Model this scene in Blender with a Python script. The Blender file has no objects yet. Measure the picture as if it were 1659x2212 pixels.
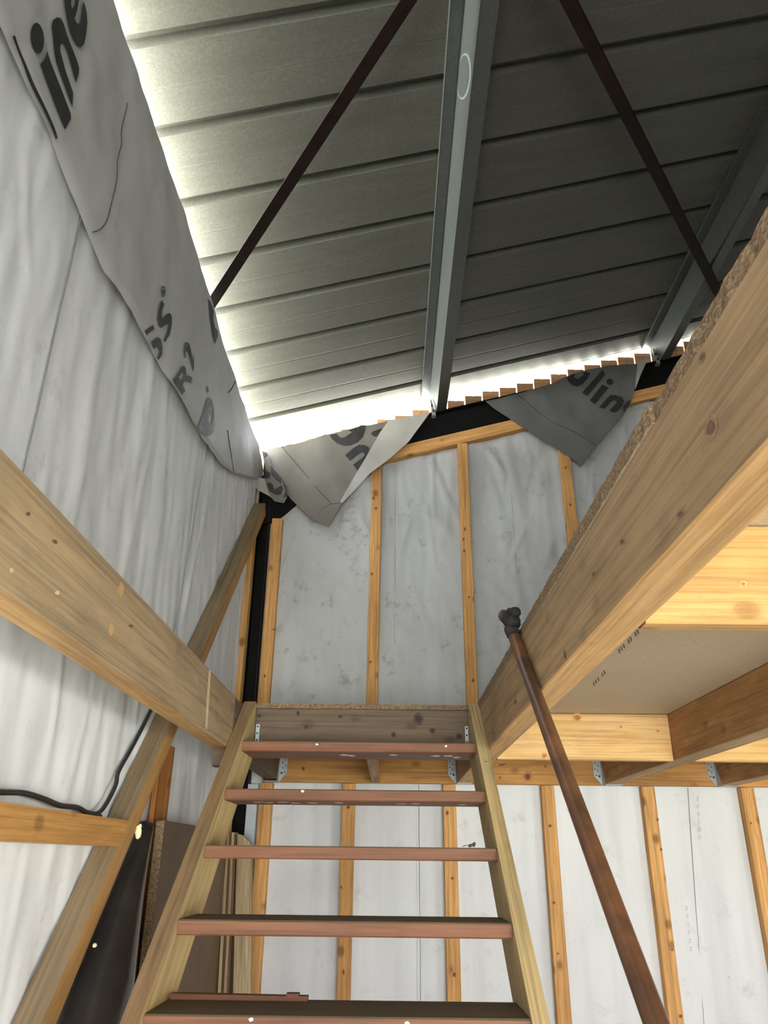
import bpy, bmesh, math, random
from mathutils import Vector, Matrix, noise
random.seed(7)

# ------------------------------------------------------------------ camera
ZO = 1.6                                   # eye height above the floor; builders use eye-relative z
PITCH, ROLL, YAW, FPX = math.radians(24.27), math.radians(.638), math.radians(-.559), 1661.0
IW, IH = 1659, 2212
def cam_axes():
    cp, sp = math.cos(PITCH), math.sin(PITCH)
    r, u, f = Vector((1, 0, 0)), Vector((0, -sp, cp)), Vector((0, cp, sp))
    Y = Matrix.Rotation(-YAW, 3, 'Z')
    r, u, f = Y @ r, Y @ u, Y @ f
    cr, sr = math.cos(ROLL), math.sin(ROLL)
    return cr*r + sr*u, -sr*r + cr*u, f
CR, CU, CF = cam_axes()
S = bpy.context.scene
COL = S.collection
cd = bpy.data.cameras.new('camera'); co = bpy.data.objects.new('camera', cd); COL.objects.link(co)
cd.sensor_fit = 'VERTICAL'; cd.sensor_height = 24.0; cd.lens = FPX/IH*24.0
cd.clip_start = .02; cd.clip_end = 200
mw = Matrix((CR, CU, -CF)).transposed().to_4x4(); mw.translation = Vector((0, 0, ZO))
co.matrix_world = mw
S.camera = co

# ------------------------------------------------------------------ world, daylight, exposure
W = bpy.data.worlds.new('world'); S.world = W; W.use_nodes = True
nt = W.node_tree; nt.nodes.clear()
out = nt.nodes.new('ShaderNodeOutputWorld'); bg = nt.nodes.new('ShaderNodeBackground')
tc = nt.nodes.new('ShaderNodeTexCoord'); sx = nt.nodes.new('ShaderNodeSeparateXYZ')
rp = nt.nodes.new('ShaderNodeValToRGB'); mp = nt.nodes.new('ShaderNodeMapRange')
nt.links.new(tc.outputs['Generated'], sx.inputs[0]); nt.links.new(sx.outputs['Z'], mp.inputs['Value'])
mp.inputs['From Min'].default_value = -1; mp.inputs['From Max'].default_value = 1
nt.links.new(mp.outputs[0], rp.inputs['Fac']); nt.links.new(rp.outputs[0], bg.inputs['Color'])
e = rp.color_ramp.elements
e[0].position = .0; e[0].color = (1.20, 1.23, 1.06, 1)          # sunlit grass and gravel around the shed
e[1].position = 1.; e[1].color = (.62, .67, .76, 1)           # bright overcast sky
x = rp.color_ramp.elements.new(.46); x.color = (1.22, 1.25, 1.11, 1)
x = rp.color_ramp.elements.new(.52); x.color = (.74, .77, .80, 1)
bg.inputs['Strength'].default_value = 12.0
nt.links.new(bg.outputs[0], out.inputs[0])

def portal(name, loc, size, rot):          # sampling portals in the openings: they emit nothing themselves
    l = bpy.data.lights.new(name, 'AREA'); l.shape = 'RECTANGLE'; l.size, l.size_y = size
    l.cycles.is_portal = True
    o = bpy.data.objects.new(name, l); COL.objects.link(o); o.location = loc; o.rotation_euler = rot
    return o
PI = math.pi
portal('daylight_portal_door', (.875, -3.56, 1.16), (3.45, 2.32), (PI/2, 0, 0))
portal('daylight_portal_window', (4.36, .45, -.35+ZO), (.8, 1.3), (0, PI/2, 0))
portal('daylight_portal_eave', (-1.0, .75, 2.77+ZO), (.26, 8.6), (0, -PI/2, 0))
portal('daylight_portal_gable', (1.6, 5.03, 3.36+ZO), (5.4, .55), (-PI/2, 0, 0))

S.view_settings.view_transform = 'Standard'; S.view_settings.look = 'None'
S.view_settings.gamma = 1; S.view_settings.use_curve_mapping = False
S.view_settings.exposure = 0.78

# ------------------------------------------------------------------ pixel helpers for measuring positions
def ray(px, py): return CF + CR*((px-IW/2)/FPX) - CU*((py-IH/2)/FPX)
def at(px, py, ax, val):
    d = ray(px, py); return d*(val/d[ax])

# ------------------------------------------------------------------ materials
def lin(c):
    return tuple(((v/255)/12.92 if v/255 <= .04045 else ((v/255+.055)/1.055)**2.4) for v in c) + (1,)
class NB:
    def __init__(s, name, rough=.7, metal=0, spec=.5):
        s.m = bpy.data.materials.new(name); s.m.use_nodes = True
        s.t = s.m.node_tree; s.b = s.t.nodes['Principled BSDF']
        s.b.inputs['Roughness'].default_value = rough; s.b.inputs['Metallic'].default_value = metal
        s.b.inputs['Specular IOR Level'].default_value = spec
    def n(s, typ, **kw):
        o = s.t.nodes.new('ShaderNode'+typ)
        for k, v in kw.items():
            if k in o.inputs: o.inputs[k].default_value = v
            else: setattr(o, k, v)
        return o
    def l(s, a, b): s.t.links.new(a, b)
    def coord(s, scale, kind='grain', loc=(0, 0, 0)):
        if kind == 'grain':
            a = s.n('Attribute'); a.attribute_name = 'grain'; src = a.outputs['Vector']
        elif kind == 'object':
            src = s.n('TexCoord').outputs['Object']
        else:
            src = s.n('NewGeometry').outputs['Position']
        m = s.n('Mapping'); m.inputs['Scale'].default_value = scale; m.inputs['Location'].default_value = loc
        s.l(src, m.inputs['Vector']); return m.outputs[0]
    def noise(s, vec, scale=1, detail=4, rough=.55, dist=0):
        o = s.n('TexNoise'); s.l(vec, o.inputs['Vector'])
        o.inputs['Scale'].default_value = scale; o.inputs['Detail'].default_value = detail
        o.inputs['Roughness'].default_value = rough; o.inputs['Distortion'].default_value = dist
        return o.outputs['Fac']
    def ramp(s, fac, stops):
        o = s.n('ValToRGB'); s.l(fac, o.inputs['Fac']); el = o.color_ramp.elements
        el[0].position, el[0].color = stops[0]; el[1].position, el[1].color = stops[-1]
        for p, c in stops[1:-1]:
            q = el.new(p); q.color = c
        return o.outputs[0]
    def mix(s, fac, a, b, mode='MIX'):
        o = s.n('Mix'); o.data_type = 'RGBA'; o.blend_type = mode
        if isinstance(fac, float): o.inputs[0].default_value = fac
        else: s.l(fac, o.inputs[0])
        for k, v in ((6, a), (7, b)):
            if isinstance(v, tuple): o.inputs[k].default_value = v
            else: s.l(v, o.inputs[k])
        return o.outputs[2]
    def color(s, c):
        if isinstance(c, tuple): s.b.inputs['Base Color'].default_value = c
        else: s.l(c, s.b.inputs['Base Color'])
    def bump(s, h, strength=.3, dist=.01):
        o = s.n('Bump'); s.l(h, o.inputs['Height']); o.inputs['Strength'].default_value = strength
        o.inputs['Distance'].default_value = dist; s.l(o.outputs[0], s.b.inputs['Normal'])

G = lambda v: (v, v, v, 1)
def sc(c, k): return (c[0]*k, c[1]*k, c[2]*k, 1)
def wood(name, base, dark, light=None, dust=None, dust_amt=.0, knots=.75, ring=9., stain=None, rough=.72, bump=.25):
    b = NB(name, rough, 0, .3)
    light = light or sc(base, 1.18)
    g1 = b.noise(b.coord((1.6, 26, 26)), 1, 6, .6, .4)
    col = b.ramp(g1, [(.28, dark), (.46, base), (.72, light)])
    # broad growth rings
    wv = b.n('TexWave'); wv.wave_type = 'BANDS'; wv.bands_direction = 'Y'
    b.l(b.coord((.55, 1, 1.3)), wv.inputs['Vector'])
    wv.inputs['Scale'].default_value = ring; wv.inputs['Distortion'].default_value = 5.5
    wv.inputs['Detail'].default_value = 2.5; wv.inputs['Detail Scale'].default_value = .9
    f = b.ramp(wv.outputs['Fac'], [(.25, G(0)), (.85, G(.55))])
    col = b.mix(f, col, b.mix(.55, dark, base))
    # long stains
    st = b.noise(b.coord((.8, 5, 5), loc=(3, 1, 2)), 1, 5, .6)
    col = b.mix(b.ramp(st, [(.45, G(0)), (.72, G(.55))]), col, stain or sc(dark, .8))
    # knots
    if knots:
        vo = b.n('TexVoronoi'); b.l(b.coord((5.5, 8, 8), loc=(.3, .7, .1)), vo.inputs['Vector'])
        vo.inputs['Scale'].default_value = 1.0; vo.inputs['Randomness'].default_value = 1
        kf = b.ramp(vo.outputs['Distance'], [(.06, G(knots)), (.14, G(knots*.75)), (.17, G(knots*.25)), (.24, G(0))])
        col = b.mix(kf, col, sc(dark, .28))
    if dust:
        dn = b.noise(b.coord((2.2, 6, 6), loc=(7, 2, 5)), 1, 6, .65)
        a = max(0., .62-.5*dust_amt)
        col = b.mix(b.ramp(dn, [(a-.22, G(0)), (a+.12, G(min(1., .35+dust_amt*.6)))]), col, dust)
    fg = b.noise(b.coord((1.8, 120, 120)), 1, 4, .65, .6)
    col = b.mix(1.0, col, b.ramp(fg, [(.30, G(.66)), (.5, G(.98)), (.68, G(1.10))]), 'MULTIPLY')
    mg = b.noise(b.coord((1.3, 34, 34), loc=(1, 5, 9)), 1, 5, .6, .8)
    col = b.mix(1.0, col, b.ramp(mg, [(.30, G(.70)), (.48, G(1.0)), (.70, G(1.08))]), 'MULTIPLY')
    bl = b.noise(b.coord((1.4, 3, 3), loc=(11, 5, 9)), 1, 4, .6)
    col = b.mix(1.0, col, b.ramp(bl, [(.32, G(.80)), (.5, G(1.0)), (.7, G(1.10))]), 'MULTIPLY')
    sp = b.noise(b.coord((30, 60, 60)), 1, 3, .6)
    col = b.mix(b.ramp(sp, [(.62, G(0)), (.8, G(.35))]), col, sc(dark, .7))
    b.color(col); b.bump(g1, bump, .004)
    return b.m
def plain(name, c, rough=.6, metal=0, spec=.5, var=.25, scale=8, bump=0):
    b = NB(name, rough, metal, spec)
    n = b.noise(b.coord((scale,)*3, 'pos'), 1, 5, .6)
    b.color(b.ramp(n, [(.3, sc(c, 1-var)), (.7, sc(c, 1+var))]))
    if bump: b.bump(n, bump, .004)
    return b.m

M = {}
M['beam_face'] = wood('beam_weathered_face', (.40, .25, .115, 1), (.22, .13, .055, 1), dust=(.36, .27, .17, 1), dust_amt=.55, knots=.5)
M['beam_under'] = wood('beam_clean_underside', (.60, .35, .135, 1), (.42, .22, .07, 1), dust=(.55, .37, .19, 1), dust_amt=.25, knots=.25)
M['beam_grey'] = wood('beam_grey_face', (.40, .235, .105, 1), (.17, .095, .04, 1), dust=(.36, .25, .14, 1), dust_amt=.5, knots=.65, stain=(.10, .07, .04, 1))
M['clean'] = wood('clean_spruce', (.62, .385, .16, 1), (.47, .255, .08, 1), light=(.70, .46, .225, 1), knots=.5, ring=7, stain=(.62, .36, .11, 1), bump=.1)
M['clean_orange'] = wood('clean_orange_spruce', (.51, .295, .108, 1), (.39, .195, .058, 1), light=(.57, .36, .155, 1), knots=.5, ring=7, stain=(.45, .24, .07, 1), bump=.1)  # more orange board, its colour also darkened to offset strong door light
M['stud'] = wood('orange_batten', (.62, .335, .122, 1), (.41, .19, .055, 1), knots=.75, ring=11)
M['rim'] = wood('orange_rim', (.52, .27, .085, 1), (.34, .15, .04, 1), knots=.5, ring=6)
M['joist'] = wood('brown_joist', (.42, .235, .098, 1), (.20, .095, .032, 1), knots=.4, ring=14)
M['joist_under'] = wood('joist_underside', (.45, .29, .15, 1), (.33, .19, .09, 1), knots=.2)
M['old'] = wood('old_grey_wood', (.13, .086, .058, 1), (.055, .034, .021, 1), dust=(.15, .11, .08, 1), dust_amt=.4, knots=.95, ring=16, stain=(.07, .05, .035, 1))
M['dusty'] = wood('dusty_top', (.24, .165, .095, 1), (.15, .10, .055, 1), dust=(.21, .15, .09, 1), dust_amt=.9, knots=.25)
M['brace'] = wood('brace_side', (.50, .28, .10, 1), (.36, .18, .06, 1), knots=.3)
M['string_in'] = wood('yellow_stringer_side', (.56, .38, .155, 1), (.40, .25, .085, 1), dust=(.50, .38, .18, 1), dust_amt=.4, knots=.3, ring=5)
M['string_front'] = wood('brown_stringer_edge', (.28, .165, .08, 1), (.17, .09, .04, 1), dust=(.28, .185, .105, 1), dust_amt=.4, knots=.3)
M['string_tan'] = wood('tan_stringer_edge', (.52, .37, .17, 1), (.38, .25, .10, 1), dust=(.46, .36, .19, 1), dust_amt=.4, knots=.5)
M['tread'] = wood('red_hardwood', (.18, .070, .033, 1), (.088, .031, .014, 1), dust=(.20, .088, .046, 1), dust_amt=.35, knots=.3, ring=5, rough=.6)
M['tread_top'] = wood('trodden_tread_top', (.12, .085, .05, 1), (.075, .05, .03, 1), dust=(.12, .09, .055, 1), dust_amt=.9, knots=0)
M['plank'] = wood('dark_orange_plank', (.42, .16, .035, 1), (.20, .065, .014, 1), knots=.6, ring=4)
M['panel'] = wood('pale_panel', (.46, .35, .21, 1), (.28, .19, .09, 1), knots=0, ring=12)
M['panel_dark'] = wood('dark_panel_edge', (.16, .09, .035, 1), (.07, .04, .016, 1), knots=0)
M['clad'] = wood('cladding_board', (.62, .34, .17, 1), (.46, .22, .10, 1), knots=.3)

b = NB('chipboard_edge', .85, 0, .2)
vo = b.n('TexVoronoi'); b.l(b.coord((60, 60, 170), 'pos'), vo.inputs['Vector']); vo.inputs['Scale'].default_value = 2
nn = b.noise(b.coord((90, 90, 160), 'pos'), 1, 4)
b.color(b.mix(b.ramp(nn, [(.42, G(0)), (.6, G(.7))]), b.ramp(vo.outputs['Distance'], [(.1, (.40, .30, .195, 1)), (.6, (.23, .155, .09, 1))]), (.12, .075, .042, 1)))
b.bump(nn, .7, .01); M['chip_edge'] = b.m
b = NB('chipboard_face', .8, 0, .25)
nn = b.noise(b.coord((140, 140, 140), 'pos'), 1, 3); n2 = b.noise(b.coord((3, 3, 3), 'pos'), 1, 3)
b.color(b.mix(b.ramp(n2, [(.35, G(0)), (.7, G(.5))]), b.ramp(nn, [(.35, (.46, .365, .25, 1)), (.65, (.57, .46, .32, 1))]), (.46, .36, .245, 1)))
M['chip'] = b.m
M['chip_brown'] = plain('brown_board_face', (.135, .09, .052, 1), .7, var=.15, scale=3)

def membrane(name, base, dirt, dirt_amt=.5, kind='pos', streak=(5, 5, .55)):
    b = NB(name, .62, 0, .25)
    n1 = b.noise(b.coord(streak, kind), 1, 6, .62, .3)
    n2 = b.noise(b.coord((9, 9, 9), kind, (4, 1, 2)), 1, 8, .72)
    n3 = b.noise(b.coord((1.1, 1.1, 1.1), kind, (8, 3, 1)), 1, 3, .5)
    col = b.ramp(n1, [(.3, sc(base, .86)), (.5, base), (.68, sc(base, 1.07))])
    col = b.mix(b.ramp(n3, [(.42, G(0)), (.75, G(.45*dirt_amt))]), col, dirt)
    col = b.mix(b.ramp(n2, [(.57, G(0)), (.74, G(.95*dirt_amt))]), col, dirt)
    n4 = b.noise(b.coord((26, 26, 26), kind, (2, 9, 2)), 1, 2, .5)
    col = b.mix(b.ramp(n4, [(.73, G(0)), (.79, G(.5*dirt_amt))]), col, sc(dirt, .35))
    b.color(col)
    return b.m
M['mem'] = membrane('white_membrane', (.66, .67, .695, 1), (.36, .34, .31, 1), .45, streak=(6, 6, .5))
M['mem_left'] = membrane('clean_white_membrane', (.80, .815, .85, 1), (.50, .48, .45, 1), .5, streak=(6, 6, .5))  # same membrane, colour raised to stand in for more light on this wall
M['mem_up'] = membrane('stained_membrane', (.485, .495, .51, 1), (.21, .20, .18, 1), .95, streak=(5, 5, .9))  # stains, plus a base colour darkened for the weaker light higher up
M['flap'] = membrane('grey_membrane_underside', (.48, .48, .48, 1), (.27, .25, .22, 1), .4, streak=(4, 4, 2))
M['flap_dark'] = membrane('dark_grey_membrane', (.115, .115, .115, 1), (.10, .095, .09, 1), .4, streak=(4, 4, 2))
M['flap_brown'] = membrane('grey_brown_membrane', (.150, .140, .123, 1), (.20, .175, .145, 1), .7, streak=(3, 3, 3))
M['flap_back'] = membrane('pale_membrane_back', (.36, .345, .32, 1), (.28, .255, .225, 1), .7, streak=(4, 4, 4))
M['print'] = plain('faded_black_print', (.018, .018, .019, 1), .6, var=.3, scale=30)
M['lap'] = plain('membrane_lap_edge', (.16, .16, .165, 1), .8)
M['thread'] = plain('dark_crease', (.03, .03, .03, 1), .8)

def metal(name, c, rough, met, var, scale, streak=(1, 1, 1)):
    b = NB(name, rough, met, .5)
    vo = b.n('TexVoronoi'); b.l(b.coord((scale, scale, scale), 'pos'), vo.inputs['Vector']); vo.inputs['Scale'].default_value = 1
    hs = b.n('SeparateColor'); b.l(vo.outputs['Color'], hs.inputs[0])
    n1 = b.noise(b.coord(streak, 'pos'), 1, 5, .6)
    c1 = b.ramp(hs.outputs[0], [(0, sc(c, 1-var)), (1, sc(c, 1+var))])
    c2 = b.mix(b.ramp(n1, [(.4, G(0)), (.7, G(.5))]), c1, sc(c, .72))
    b.color(c2)
    return b.m
M['sheet'] = metal('roof_sheet_underside', (.134, .133, .115, 1), .50, .45, .12, 130, (1.2, 14, 4))
M['galv'] = metal('galvanised_steel', (.165, .178, .175, 1), .42, .6, .10, 90, (2, .8, 6))
M['galv_plate'] = metal('zinc_plate', (.36, .385, .41, 1), .45, .5, .08, 160, (6, 6, 6))
M['black_steel'] = plain('black_painted_steel', (.004, .004, .0044, 1), .7, 0, .15, var=.3)
M['brown_steel'] = plain('red_oxide_steel', (.014, .0065, .0045, 1), .6, 0, .3, var=.45, scale=14)
M['hole'] = plain('dark_hole', (.012, .012, .013, 1), .8)
b = NB('rusty_pipe', .34, .35, .6)
n1 = b.noise(b.coord((7, 7, 7), 'pos'), 1, 7, .65); n2 = b.noise(b.coord((40, 40, 40), 'pos'), 1, 4, .6)
c1 = b.ramp(n1, [(.32, (.062, .034, .021, 1)), (.5, (.115, .054, .029, 1)), (.68, (.205, .09, .042, 1))])
b.color(b.mix(b.ramp(n2, [(.6, G(0)), (.75, G(.6))]), c1, (.06, .032, .02, 1))); b.bump(n2, .15, .002); M['pipe'] = b.m
M['soot'] = plain('black_rubber_tip', (.014, .013, .012, 1), .75, var=.6, scale=60, bump=1.0)
M['soot_brown'] = plain('scorched_wood_tip', (.06, .038, .028, 1), .55, var=.6, scale=40)
M['cable'] = plain('black_cable', (.02, .02, .022, 1), .45)
M['plastic'] = plain('glossy_black_plastic', (.030, .026, .025, 1), .27, var=.3, scale=5)
M['foam'] = plain('pale_foam', (.80, .72, .45, 1), .8, var=.1, scale=60, bump=.6)
M['paint'] = plain('white_paint_drip', (.72, .68, .60, 1), .6, var=.1)
M['leaf'] = plain('dry_leaf', (.055, .032, .02, 1), .8)
M['concrete'] = plain('concrete_floor', (.60, .58, .55, 1), .85, var=.15, scale=4)
M['wall_plain'] = plain('outer_wall', (.40, .36, .30, 1), .8)

# ------------------------------------------------------------------ builders (coordinates relative to the eye; z + ZO at the end)
def tag(o, label=None, cat=None, group=None, kind=None):
    if label: o['label'] = label
    if cat: o['category'] = cat
    if group: o['group'] = group
    if kind: o['kind'] = kind
    return o
def place(o, origin, parent):
    w = Vector(origin) + Vector((0, 0, ZO))
    if parent is not None:
        o.parent = parent; o.location = w - Vector(parent['_w'])
    else: o.location = w
    o['_w'] = tuple(w)
    COL.objects.link(o)
ALL = []
def finish(name, verts, faces, mats, fmat=None, parent=None, grain=None, origin=None, smooth=False):
    verts = [Vector(v) for v in verts]
    if origin is None:
        lo = Vector([min(v[i] for v in verts) for i in range(3)]); hi = Vector([max(v[i] for v in verts) for i in range(3)])
        origin = Vector(((lo.x+hi.x)/2, (lo.y+hi.y)/2, lo.z))
    me = bpy.data.meshes.new(name)
    me.from_pydata([v-Vector(origin) for v in verts], [], faces)
    if isinstance(mats, str): mats = [mats]
    for m in mats: me.materials.append(M[m])
    if fmat: me.polygons.foreach_set('material_index', fmat)
    if smooth: me.polygons.foreach_set('use_smooth', [True]*len(me.polygons))
    if grain is None:
        off = Vector((random.uniform(0, 40), random.uniform(0, 40), random.uniform(0, 40)))
        grain = [v+off for v in verts]
    a = me.attributes.new('grain', 'FLOAT_VECTOR', 'POINT')
    a.data.foreach_set('vector', [c for g in grain for c in g])
    me.update()
    o = bpy.data.objects.new(name, me); place(o, origin, parent); ALL.append(o)
    return o
def thing(name, origin, label=None, cat=None, group=None, kind=None):
    o = bpy.data.objects.new(name, None); o.empty_display_size = .1
    place(o, origin, None); tag(o, label, cat, group, kind); ALL.append(o)
    return o
def timber(name, a, b, w, t, side, mats, parent=None, c=.003, warp=0., seg=1):
    """bar from a to b; w along side, t along the third axis. mats: one name or (+side,-side,+third,-third,ends)"""
    a, b = Vector(a), Vector(b); L = (b-a); ln = L.length; L.normalize()
    Sd = Vector(side); Sd = (Sd-L*Sd.dot(L)).normalized(); T = L.cross(Sd)
    hw, ht = w/2, t/2
    prof = [(hw, -ht+c), (hw, ht-c), (hw-c, ht), (-hw+c, ht), (-hw, ht-c), (-hw, -ht+c), (-hw+c, -ht), (hw-c, -ht)]
    if isinstance(mats, str): mats = (mats,)*5
    names = list(dict.fromkeys(mats)); ix = [names.index(m) for m in mats]
    side_of = [0, 0, 2, 2, 1, 1, 3, 3]
    off = Vector((random.uniform(0, 40), random.uniform(0, 40), random.uniform(0, 40)))
    V, Gr, F, FM = [], [], [], []
    ph = random.uniform(0, 6)
    for k in range(seg+1):
        u = k/seg
        d = warp*math.sin(u*PI*1.5+ph) if warp else 0
        for (s, q) in prof:
            V.append(a+L*(u*ln)+Sd*(s+d)+T*q); Gr.append(off+Vector((u*ln, s, q)))
    for k in range(seg):
        for i in range(8):
            j = (i+1) % 8
            F.append((k*8+i, k*8+j, (k+1)*8+j, (k+1)*8+i)); FM.append(ix[side_of[i]])
    F.append(tuple(range(7, -1, -1))); FM.append(ix[4]); n = seg*8
    F.append(tuple(range(n, n+8))); FM.append(ix[4])
    me_flip = False
    return finish(name, V, F, names, FM, parent, Gr)
def box(name, x, y, z, mats, parent=None, c=.003, axis=None):
    """axis-aligned box as timber; grain along the longest side"""
    d = [x[1]-x[0], y[1]-y[0], z[1]-z[0]]
    ax = axis if axis is not None else d.index(max(d))
    m = Vector(((x[0]+x[1])/2, (y[0]+y[1])/2, (z[0]+z[1])/2))
    e = Vector((0, 0, 0)); e[ax] = d[ax]/2
    s = [1, 0, 0][ax] if ax != 0 else 1
    si = {0: 1, 1: 0, 2: 0}[ax]; sv = Vector((0, 0, 0)); sv[si] = 1
    ti = 3-ax-si
    c = min(c, d[si]*.3, d[ti]*.3)
    return timber(name, m-e, m+e, d[si], d[ti], sv, mats, parent, c)
def prism(name, pts, ext, mats, parent=None, gdir=None, fm=None):
    """planar polygon extruded by ext. mats: name or (front, back, side)"""
    pts = [Vector(p) for p in pts]; ext = Vector(ext); n = len(pts)
    if isinstance(mats, str): mats = (mats,)*3
    names = list(dict.fromkeys(mats)); ix = [names.index(m) for m in mats]
    V = pts+[p+ext for p in pts]
    F = [tuple(range(n)), tuple(range(2*n-1, n-1, -1))]; FM = [ix[0], ix[1]]
    nrm = Vector((0, 0, 0))
    for i in range(n): nrm += pts[i].cross(pts[(i+1) % n])
    if nrm.dot(ext) > 0: F = [tuple(reversed(F[0])), tuple(reversed(F[1]))]
    for i in range(n):
        j = (i+1) % n
        q = (i, j, n+j, n+i)
        if nrm.dot(ext) <= 0: q = tuple(reversed(q))
        F.append(q); FM.append(ix[2] if fm is None else names.index(fm[i]))
    g = Vector(gdir or (1, 0, 0)).normalized(); e2 = ext.normalized(); e1 = g.cross(e2).normalized()
    off = Vector((random.uniform(0, 40), random.uniform(0, 40), random.uniform(0, 40)))
    Gr = [off+Vector((v.dot(g), v.dot(e1), v.dot(e2))) for v in V]
    return finish(name, V, F, names, FM, parent, Gr)
def tube(name, pts, rad, mats, parent=None, seg=14, caps=True):
    pts = [Vector(p) for p in pts]; n = len(pts)
    rad = rad if isinstance(rad, (list, tuple)) else [rad]*n
    V, F = [], []
    ref = Vector((0, 0, 1))
    for i, p in enumerate(pts):
        d = (pts[min(i+1, n-1)]-pts[max(i-1, 0)]).normalized()
        if abs(d.dot(ref)) > .95: ref = Vector((1, 0, 0))
        s = d.cross(ref).normalized(); t = d.cross(s)
        for k in range(seg):
            a = 2*PI*k/seg; V.append(p+(s*math.cos(a)+t*math.sin(a))*rad[i])
    for i in range(n-1):
        for k in range(seg):
            q = (k+1) % seg
            F.append((i*seg+k, i*seg+q, (i+1)*seg+q, (i+1)*seg+k))
    if caps:
        F.append(tuple(range(seg))); F.append(tuple(range(n*seg-1, (n-1)*seg-1, -1)))
    return finish(name, V, F, mats, None, parent, smooth=True)
def spline(pts, k=6):
    pts = [Vector(p) for p in pts]; o = []
    for i in range(len(pts)-1):
        p0 = pts[max(i-1, 0)]; p1 = pts[i]; p2 = pts[i+1]; p3 = pts[min(i+2, len(pts)-1)]
        for j in range(k):
            t = j/k
            o.append(.5*((2*p1)+(p2-p0)*t+(2*p0-5*p1+4*p2-p3)*t*t+(3*p1-p0-3*p2+p3)*t**3))
    o.append(pts[-1]); return o
def sheet_poly(name, loops, mapf, mats, parent=None, cuts=0.03, smooth=True):
    """polygon (first loop outer, others holes) given in 2-D, triangulated, refined and mapped by mapf to 3-D"""
    bm = bmesh.new(); es = []
    for lp in loops:
        vs = [bm.verts.new((p[0], p[1], 0)) for p in lp]
        for i in range(len(vs)): es.append(bm.edges.new((vs[i], vs[(i+1) % len(vs)])))
    bmesh.ops.triangle_fill(bm, edges=es, use_beauty=True, use_dissolve=False, normal=(0, 0, 1))
    for _ in range(5):
        le = [e for e in bm.edges if e.calc_length() > cuts]
        if not le: break
        bmesh.ops.subdivide_edges(bm, edges=le, cuts=1)
        bmesh.ops.triangulate(bm, faces=bm.faces[:])
    bm.verts.index_update()
    V = [mapf(v.co.x, v.co.y) for v in bm.verts]
    F = [tuple(v.index for v in f.verts) for f in bm.faces]
    bm.free()
    return finish(name, V, F, mats, None, parent, smooth=smooth)
def ellipse(cx, cy, rx, ry, rot=0, n=20):
    c, s = math.cos(rot), math.sin(rot)
    return [(cx+rx*math.cos(a)*c-ry*math.sin(a)*s, cy+rx*math.cos(a)*s+ry*math.sin(a)*c) for a in [2*PI*i/n for i in range(n)]]
def fbm(x, y, z, o=3): return noise.fractal(Vector((x, y, z)), 1.0, 2.0, o)

# ------------------------------------------------------------------ measured layout (eye-relative metres)
XL, YB = -.955, 4.97                       # membrane planes of the left and back wall
ZF = -1.6
YS = 4.90                                  # front of the back-wall studs
ZB, ZT, ZTL = .4125, .617, .63                        # loft beams, underside and top
XBL, XBR = -.662, .404                     # stair-side faces of the two loft beams
YR = 4.85                                  # front of the rim timber
YT = 3.62                                  # trimmer at the head of the stair
TAN = math.tan(math.radians(15.3)); SN, CS = math.sin(math.radians(15.3)), math.cos(math.radians(15.3))
def zroof(x): return 3.21+(x-.286)*TAN
XR, YF = 4.3, -3.5                         # right and front walls

# ------------------------------------------------------------------ setting
random.seed(5)
tag(box('floor', (XL-.1, XR+.1), (YF-.1, YB+.1), (ZF-.1, ZF), 'concrete'), kind='structure')
# back wall: sheathing with membrane sheets in front, cladding boards showing above
wb = tag(box('wall_back', (XL-.1, XR+.1), (YB+.004, YB+.03), (ZF, 2.55), 'wall_plain', axis=0), kind='structure')
def mem_sheet(name, parent, x0, x1, z0f, z1f, plane, ax, mat, amp, seed, res=.03, off=0., creases=0):
    """wrinkled membrane sheet on a wall. ax=1: back wall (x,z), ax=0: left wall (y,z)"""
    nx = max(2, int((x1-x0)/res)); V, F = [], []
    rng = random.Random(int(seed*10)); cr = []
    for _ in range(int(creases*(x1-x0))):
        ang = rng.gauss(0, .35) if rng.random() < .75 else rng.uniform(-1.2, 1.2)
        cr.append((rng.uniform(x0, x1), rng.uniform(z0f(x0), z1f(x0)), math.cos(ang), math.sin(ang), rng.uniform(.010, .028), rng.uniform(.15, .55), rng.uniform(.25, 1.)*amp*.55))
    nz = max(2, int((max(z1f(x0), z1f(x1))-z0f(x0))/(res*1.3)))
    for i in range(nx+1):
        x = x0+(x1-x0)*i/nx
        za, zb = z0f(x), z1f(x)
        for j in range(nz+1):
            z = za+(zb-za)*j/nz
            d = amp*(fbm(x*3+seed, z*.7, seed*1.7, 3)*1.0+.45*fbm(x*9+seed, z*2.6+x*3, seed, 3))
            d += amp*.8*max(0, fbm(x*1.2+seed*3, z*1.2-x*.9, 2.3, 2))
            for (cx, cz, ca, sa, cw, cl_, ch) in cr:
                du = (x-cx)*ca-(z-cz)*sa; dv = (x-cx)*sa+(z-cz)*ca
                if abs(du) < cw*3 and abs(dv) < cl_:
                    d += ch*math.exp(-(du/cw)**2)*(1-(dv/cl_)**2)
            if amp > .02:                              # slack diagonal creases
                r1 = 1-abs(fbm(x*1.9+z*1.1+seed, z*.55-x*.5, seed*.7, 2))*1.6
                d += amp*.55*max(0, r1)**5
            e = min(1., min(x-x0, x1-x)/.05)
            d = d*(.25+.75*e)+off
            V.append(Vector((x, plane-abs(d)*.9-.001, z)) if ax == 1 else Vector((plane+abs(d)*.9+.001, x, z)))
    for i in range(nx):
        for j in range(nz):
            q = (i*(nz+1)+j, (i+1)*(nz+1)+j, (i+1)*(nz+1)+j+1, i*(nz+1)+j+1)
            F.append(q if ax == 1 else tuple(reversed(q)))
    return finish(name, V, F, mat, None, parent, smooth=True)
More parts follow.
